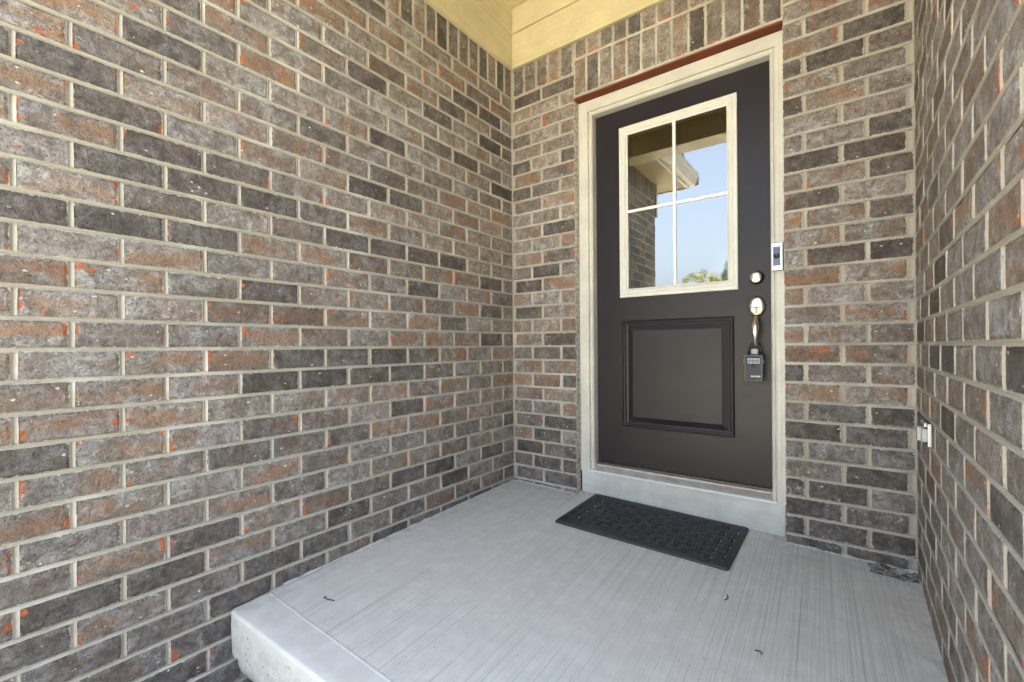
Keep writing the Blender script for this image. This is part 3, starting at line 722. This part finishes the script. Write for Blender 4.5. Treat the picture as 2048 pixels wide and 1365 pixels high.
# ---------------------------------------------------------------- key lock box hanging on the grip
kb = thing('key_lock_box', 'small slate-blue push-button key safe hanging from the door handle', 'key safe', (-.3415, 2.26, -.163))
bx0, bx1, bz0, bz1, by = -.3785, -.3045, -.1620, -.0450, 2.238
b = bmesh.new(); box(b, bx0 + .001, bx1 - .001, by + .006, YD - .003, bz0 + .001, bz1 - .001, bev=.005); rp(obj('case', b, M['blackp'], kb), kb)
b = rect_loft(bmesh.new(), nest(bx0 - .0005, bx1 + .0005, bz0 - .0005, bz1 + .0005, [(0, by + .012), (0, by + .003), (.003, by - .001), (.0065, by - .001), (.0075, by + .0015)]), cap_last=False)
rp(obj('clear_rim', b, M['boxrim'], kb), kb)
fp = rp(obj('face_plate', rect_loft(bmesh.new(), nest(bx0 + .006, bx1 - .006, bz0 + .006, bz1 - .006, [(0, by + .003), (.0015, by), (.002, by)])), M['boxblue'], kb), kb)
pd = rp(obj('keypad_panel', rect_loft(bmesh.new(), [(bx0 + .008, bx1 - .006, bz1 - .043, bz1 - .010, by + .002), (bx0 + .010, bx1 - .008, bz1 - .041, bz1 - .012, by - .003)]), simple('keypad_dark', (.012, .016, .026), .55), kb), kb)
for r_ in range(2):
    for c_ in range(5):
        kx = bx0 + .0185 + c_ * .0104; kz = bz1 - .0195 - r_ * .0138
        ko = rp(obj('key_button', nb(kx - .0043, kx + .0043, by - .0055, by - .0028, kz - .0055, kz + .0055, bev=.0008), M['keys'], kb), kb)
        text('1234567890'[r_ * 5 + c_], .0095, kx, by - .0057, kz, M['black'], kb).location = -kb.location
rp(obj('latch_dial', disc(bmesh.new(), ((bx0 + bx1) / 2, by, bz1 - .0505), [(0.0062, .001), (.0062, -.003), (.004, -.0042), (0, -.004)], seg=20), M['blackp'], kb, True), kb)
lb = rp(obj('name_strip', nb(bx0 + .027, bx1 - .009, by - .0012, by + .001, bz0 + .019, bz0 + .0255), M['white'], kb), kb)
text('Master', .0068, (bx0 + bx1) / 2 + .0065, by - .0015, bz0 + .0222, M['black'], kb).location = -kb.location
b = bmesh.new()
for sx_ in (bx0 - .0035, bx1 - .0015): rp(obj('side_clip', nb(sx_, sx_ + .005, by + .001, by + .014, bz1 - .040, bz1 - .020, bev=.001), M['boxrim'], kb), kb)
sp = []
cx_ = (bx0 + bx1) / 2 + .001
for i in range(17):
    a = PI * i / 16; sp.append((cx_ + .0235 * math.cos(a), YD - .030, -.020 + .0235 * math.sin(a)))
sp = [(cx_ + .0235, YD - .030, -.05)] + sp + [(cx_ - .0235, YD - .030, -.05)]
rp(obj('shackle', tube(bmesh.new(), sp, .0042, 10, up=Y_), M['blackp'], kb, True), kb)
rp(obj('shackle_insert', nb(cx_ - .0155, cx_ + .0155, YD - .036, YD - .026, -.046, -.018, bev=.006), M['brushed'], kb), kb)

# ---------------------------------------------------------------- video doorbell
vb_ = thing('video_doorbell', 'slim silver camera doorbell on the frame beside the door', 'doorbell', (-.245, 2.243, .314))
dx0, dx1, dz0, dz1 = -.2665, -.2245, .316, .433
b = bmesh.new(); box(b, dx0 + .001, dx1 + .001, 2.224, 2.2435, dz0, dz1, bev=.0015); rp(obj('housing', b, M['blackp'], vb_), vb_)
rp(obj('silver_cover', nb(dx0, dx1, 2.219, 2.2245, dz0 + .0005, dz1 - .0005, bev=.002), simple('brushed_silver', (.70, .70, .70), .3, .6), vb_), vb_)
fc = rp(obj('camera_face', nb(dx0 + .006, dx1 - .009, 2.2180, 2.2195, dz0 + .020, dz1 - .016, bev=.0006), M['bellface'], vb_), vb_)
cxx = (dx0 + .006 + dx1 - .009) / 2
rp(obj('bell_button', disc(bmesh.new(), (cxx, 2.218, dz1 - .031), [(.0115, 0), (.0115, -.0015), (.009, -.002), (.0085, -.0012), (.004, -.0014), (0, -.002)], seg=28), simple('button_blue', (.10, .13, .30), .3), vb_, True), vb_)
rp(obj('camera_lens', disc(bmesh.new(), (cxx, 2.218, dz1 - .056), [(.0115, 0), (.0110, -.002), (.009, -.003), (.0085, -.002), (0, -.0035)], seg=28), M['lens'], vb_, True), vb_)
text('ring', .0125, cxx + .001, 2.2186, dz0 + .0105, simple('grey_ink', (.45, .45, .46), .5), vb_).location = -vb_.location

# ---------------------------------------------------------------- doormat
mt = thing('doormat', 'black rubber doormat with an open basket-weave pattern, below the door', 'doormat', (-.735, 2.02, slab_z(-.735, 2.02) + .001))
mt.rotation_euler = (math.atan(.0292), math.atan(.017), 0)
Wm, Hm = .748, .434
b = bmesh.new()
def ringbox(b, w, h, t_, z0, z1):
    for (x0, x1, y0, y1) in ((-w / 2, w / 2, -h / 2, -h / 2 + t_), (-w / 2, w / 2, h / 2 - t_, h / 2), (-w / 2, -w / 2 + t_, -h / 2 + t_, h / 2 - t_), (w / 2 - t_, w / 2, -h / 2 + t_, h / 2 - t_)):
        box(b, x0, x1, y0, y1, z0, z1)
b = rect_loft(bmesh.new(), [])if False else bmesh.new()
pf = [(0, 0), (.0, .004), (.004, .0085), (.018, .0095), (.019, .0075), (.022, .0075), (.023, .0090), (.028, .0088), (.029, .0)]
pv = None
for d, z in pf:
    q = [(-Wm / 2 + d, -Hm / 2 + d), (Wm / 2 - d, -Hm / 2 + d), (Wm / 2 - d, Hm / 2 - d), (-Wm / 2 + d, Hm / 2 - d)]
    cr = max(.002, .014 - d * .5); pts = []
    for (cx0, cy0), (dx_, dy_) in zip(q, ((1, 1), (-1, 1), (-1, -1), (1, -1))):
        ccx, ccy = cx0 + dx_ * cr, cy0 + dy_ * cr
        a0 = math.atan2(-dy_, -dx_)
        for s in (-PI / 4, 0, PI / 4): pts.append(b.verts.new((ccx + cr * math.cos(a0 + s) * (1.0), ccy + cr * math.sin(a0 + s), z)))
    if pv:
        for k in range(12): b.faces.new((pv[k], pv[(k + 1) % 12], pts[(k + 1) % 12], pts[k]))
    pv = pts
obj('mat_border', b, M['rubber'], mt)
b = bmesh.new(); iw, ih = Wm - .056, Hm - .056; nx_, ny_ = 16, 9; px_, py_ = iw / nx_, ih / ny_
def pad(cx, cy, hx, hy, along_x):
    n = 2
    for q in range(n):
        if along_x: box(b, cx - hx, cx + hx, cy - hy + q * hy + .0012, cy - hy + (q + 1) * hy - .0012, .001, .0088 + (q % 2) * .0003, bev=.0012)
        else: box(b, cx - hx + q * hx + .0012, cx - hx + (q + 1) * hx - .0012, cy - hy, cy + hy, .001, .0092, bev=.0012)
for i in range(nx_):
    for k in range(ny_):
        cx, cy = -iw / 2 + (i + .5) * px_, -ih / 2 + (k + .5) * py_
        if (i + k) % 2: pad(cx, cy, px_ * .72, py_ * .27, True) if 0 < i < nx_ - 1 else pad(cx, cy, px_ * .5, py_ * .27, True)
        else: pad(cx, cy, px_ * .27, py_ * .72, False) if 0 < k < ny_ - 1 else pad(cx, cy, px_ * .27, py_ * .5, False)
# thin web that closes most of the gaps, leaving a small open square at each lattice corner
for i in range(nx_):
    for k in range(ny_):
        cx, cy = -iw / 2 + (i + .5) * px_, -ih / 2 + (k + .5) * py_
        box(b, cx - px_ * .29, cx + px_ * .29, cy - py_ * .5, cy + py_ * .5, .0005, .0035)
        box(b, cx - px_ * .5, cx + px_ * .5, cy - py_ * .27, cy + py_ * .27, .0004, .0030)
obj('woven_grid', b, M['rubber'], mt)

# ---------------------------------------------------------------- outlet cover on the right wall
oc = thing('outlet_cover', 'small white weatherproof outlet cover low on the right brick wall', 'outlet', (RX, 1.90, -.31))
rp(obj('cover_plate', nb(RX - .006, RX + .004, 1.838, 1.845, -.312, -.243, bev=.002), M['alu'], oc), oc)
rp(obj('back_gasket', nb(RX - .004, RX + .004, 1.846, 1.955, -.314, -.242), M['blackp'], oc), oc)
rp(obj('flip_lid', nb(RX - .017, RX - .0055, 1.850, 1.888, -.300, -.260, bev=.002), M['white'], oc), oc)
rp(obj('flip_lid', nb(RX - .024, RX - .0055, 1.900, 1.938, -.304, -.262, bev=.002), M['white'], oc), oc)
rp(obj('hinge', nb(RX - .012, RX - .0055, 1.852, 1.945, -.255, -.242, bev=.002), M['alu'], oc), oc)

# ---------------------------------------------------------------- porch ceiling, frieze boards, beam
pc = thing('porch_ceiling', 'cream painted porch ceiling with frieze boards above the brick', 'ceiling', (-.7, 1.4, 1.65))
FT = .022
b = bmesh.new(); box(b, LX + .001, LX + FT, .76, D - FT - .0005, 1.653, 1.853, bev=.0015); rp(obj('frieze_board', b, M['soffit_y'], pc), pc)
b = bmesh.new(); box(b, LX + .001, RX - .001, D - FT, D - .001, 1.653, 1.853, bev=.0015); rp(obj('frieze_board', b, M['soffit'], pc), pc)
b = bmesh.new(); box(b, RX - FT, RX - .001, .76, D - FT - .0005, 1.653, 1.853, bev=.0015); rp(obj('frieze_board', b, M['soffit_y'], pc), pc)
F2 = FT + .012
b = bmesh.new(); box(b, LX + .001, LX + F2, .76, D - F2 - .0005, 1.8545, 1.999, bev=.0015); rp(obj('crown_board', b, M['soffit_y'], pc), pc)
b = bmesh.new(); box(b, LX + .001, RX - .001, D - F2, D - .001, 1.8545, 1.999, bev=.0015); rp(obj('crown_board', b, M['soffit'], pc), pc)
b = bmesh.new(); box(b, RX - F2, RX - .001, .76, D - F2 - .0005, 1.8545, 1.999, bev=.0015); rp(obj('crown_board', b, M['soffit_y'], pc), pc)
rp(obj('ceiling_panel', nb(LX - .2, RX + .2, .56, 2.30, 2.000, 2.020), M['soffit'], pc), pc)
bmw = tag(obj('porch_beam', nb(LX - .0, RX + .20, .56, .755, 1.665, 1.9985, bev=.003), M['soffit']), 'cream boxed beam across the porch front, seen in the door glass', 'beam')
# garage eave with gutter over the free end of the left wall
ev = thing('eave', 'cream eave with gutter beyond the porch, seen mirrored in the door glass', 'eave', (-1.4, 0, 1.7))
rp(obj('soffit_board', nb(-2.3, -1.395, -.42, .555, 1.690, 1.705), paint('shaded_eave_tan', (.34, .28, .15), .6, .05), ev), ev)  # underside shade put into a darker tan than the cream boards
rp(obj('fascia_board', nb(-1.395, -1.375, -.42, .555, 1.680, 1.83), M['trim'], ev), ev)
rp(obj('fascia_board', nb(-2.3, -1.375, -.44, -.421, 1.680, 1.83), M['trim'], ev), ev)
b = bmesh.new(); pr = None
for (dx_, dz_) in ((0, 0), (.055, 0), (.075, .03), (.08, .065), (.095, .085), (.10, .115), (.096, .115), (.09, .088), (.07, .065), (.05, .010), (.003, .006)):
    c = [b.verts.new((-1.374 + dx_, -.46, 1.705 + dz_)), b.verts.new((-1.374 + dx_, .54, 1.705 + dz_))]
    if pr: b.faces.new((pr[0], pr[1], c[1], c[0]))
    pr = c
box(b, -1.374, -1.278, -.463, -.460, 1.705, 1.82)
rp(obj('gutter', b, M['trim'], ev), ev)
rp(obj('corner_trim', nb(LX - .05, LX + .012, YEND - .035, YEND - .002, 1.34, 1.689, bev=.002), M['trim'], ev), ev)
# roof mass over everything, added to block the sun
rf = thing('shade_roof', 'dark shingled roof over the porch and garage, added to block the sun, mostly out of view', 'roof', (-.5, 2, 2.1))
b = bmesh.new()
def prism(b, pts, x0, x1):
    A = [b.verts.new((x0, y, z)) for y, z in pts]; B_ = [b.verts.new((x1, y, z)) for y, z in pts]; b.faces.new(A); b.faces.new(B_[::-1])
    for k in range(len(pts)): b.faces.new((A[k], A[(k + 1) % len(pts)], B_[(k + 1) % len(pts)], B_[k]))
prism(b, [(.35, 2.03), (.35, 2.10), (5.2, 4.3), (9.5, 2.1), (9.5, 2.03)], -6, 6)
prism(b, [(-.42, 1.832), (-.42, 1.90), (.34, 2.3), (.34, 1.832)], -6, -1.376)
rp(obj('shade_roof_deck', b, M['shingle'], rf), rf)

# ---------------------------------------------------------------- room behind the door (unlit look put into near-black walls)
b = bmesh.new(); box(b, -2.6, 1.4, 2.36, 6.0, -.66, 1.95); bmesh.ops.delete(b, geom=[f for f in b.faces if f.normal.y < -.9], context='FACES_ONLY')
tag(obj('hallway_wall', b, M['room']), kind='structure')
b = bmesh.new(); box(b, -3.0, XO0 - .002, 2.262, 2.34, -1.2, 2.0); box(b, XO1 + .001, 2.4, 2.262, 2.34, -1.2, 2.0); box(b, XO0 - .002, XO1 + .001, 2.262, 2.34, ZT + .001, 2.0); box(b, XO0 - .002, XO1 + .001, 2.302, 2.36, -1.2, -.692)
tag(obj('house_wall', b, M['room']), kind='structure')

# ---------------------------------------------------------------- ground, walk, added pale bounce paving, trees mirrored in the glass
GZ = -1.24
b = bmesh.new(); s = 460
vs = [b.verts.new(v) for v in ((-s, -s, GZ), (s, -s, GZ), (s, s, GZ), (-s, s, GZ))]; b.faces.new(vs)
tag(obj('lawn', b, M['lawn']), kind='structure')
b = bmesh.new(); box(b, -1.1, .19, -1.2, .56, GZ - .05, GZ + .12, bev=.01); box(b, -11, 4.5, -10.4, -1.19, GZ - .05, GZ + .10); tag(obj('bounce_driveway', b, M['walk']), kind='structure')  # widened out of view as a reflector for warm bounce
b = bmesh.new(); box(b, -30, 30, -16.5, -10.5, GZ - .05, GZ + .03); tag(obj('street', b, simple('street_concrete', (.32, .30, .27), .9)), kind='structure')
b = bmesh.new(); n = 26; g = []
for i in range(n + 1):
    g.append([b.verts.new((-3.0 + 3.2 * i / n, -.5 + 2.8 * k / n, GZ + .006 + .012 * (1 + noise.noise(Vector((i * .7, k * .7, 0)))))) for k in range(n + 1)])
for i in range(n):
    for k in range(n): b.faces.new((g[i][k], g[i + 1][k], g[i + 1][k + 1], g[i][k + 1]))
tag(obj('mulch_bed', b, M['soil']), kind='structure')
def tree(x, y, h, w, seed, leaf, lab):
    rnd = random.Random(seed); t_ = thing('young_tree', lab, 'tree', (x, y, GZ), 'young trees across the street')
    b = bmesh.new(); tube(b, [(0, 0, 0), (.03, .02, h * .4), (-.02, .0, h * .8)], [.07, .05, .02], 7, up=X_)
    for k in range(7):
        a = rnd.uniform(0, 2 * PI); z0 = h * rnd.uniform(.3, .6)
        tube(b, [(0, 0, z0), (math.cos(a) * w * .25, math.sin(a) * w * .25, z0 + h * .12), (math.cos(a) * w * .4, math.sin(a) * w * .4, z0 + h * .28)], [.025, .015, .006], 5, up=Vector((.3, .2, 1)))
    obj('trunk', b, M['bark'], t_)
    V, F = [], []
    cl = [(Vector((rnd.gauss(0, w * .24), rnd.gauss(0, w * .24), h * rnd.uniform(.42, .97))), rnd.uniform(.12, .3) * w) for _ in range(26)]
    for _ in range(3000):
        c, r = rnd.choice(cl); d = Vector((rnd.gauss(0, 1), rnd.gauss(0, 1), rnd.gauss(0, 1))).normalized() * r * rnd.random() ** .4
        p = c + d; s_ = rnd.uniform(.02, .045); u = Vector((rnd.gauss(0, 1), rnd.gauss(0, 1), rnd.gauss(0, 1))).normalized(); v = u.orthogonal().normalized(); n0 = len(V)
        V += [p - u * s_, p + v * s_ * .6, p + u * s_, p - v * s_ * .6]; F.append((n0, n0 + 1, n0 + 2, n0 + 3))
    me = bpy.data.meshes.new('crown'); me.from_pydata(V, [], F); link('crown', me, leaf, t_)
def mir(px, dist):
    """a point out in front of the porch that shows in the door glass at picture column px"""
    u = (px - 1024) / 905.2; c, s = math.cos(YAW), math.sin(YAW); r = (u * c - s) / (c + u * s); return r * dist, 4.6 - dist
for px, dist, h, w, sd_, lf, lab in ((1403, 22, 4.75, 1.2, 3, M['leaf'], 'yellow-green young tree, leftmost of those mirrored in the door glass'),
                                     (1434, 23, 4.75, 1.0, 4, M['leaf'], 'yellow-green young tree, middle of those mirrored in the door glass'),
                                     (1458, 21, 4.85, .9, 5, M['leaf2'], 'dark green young tree, rightmost of those mirrored in the door glass')):
    x, y = mir(px, dist); tree(x, y, h, w, sd_, lf, lab)
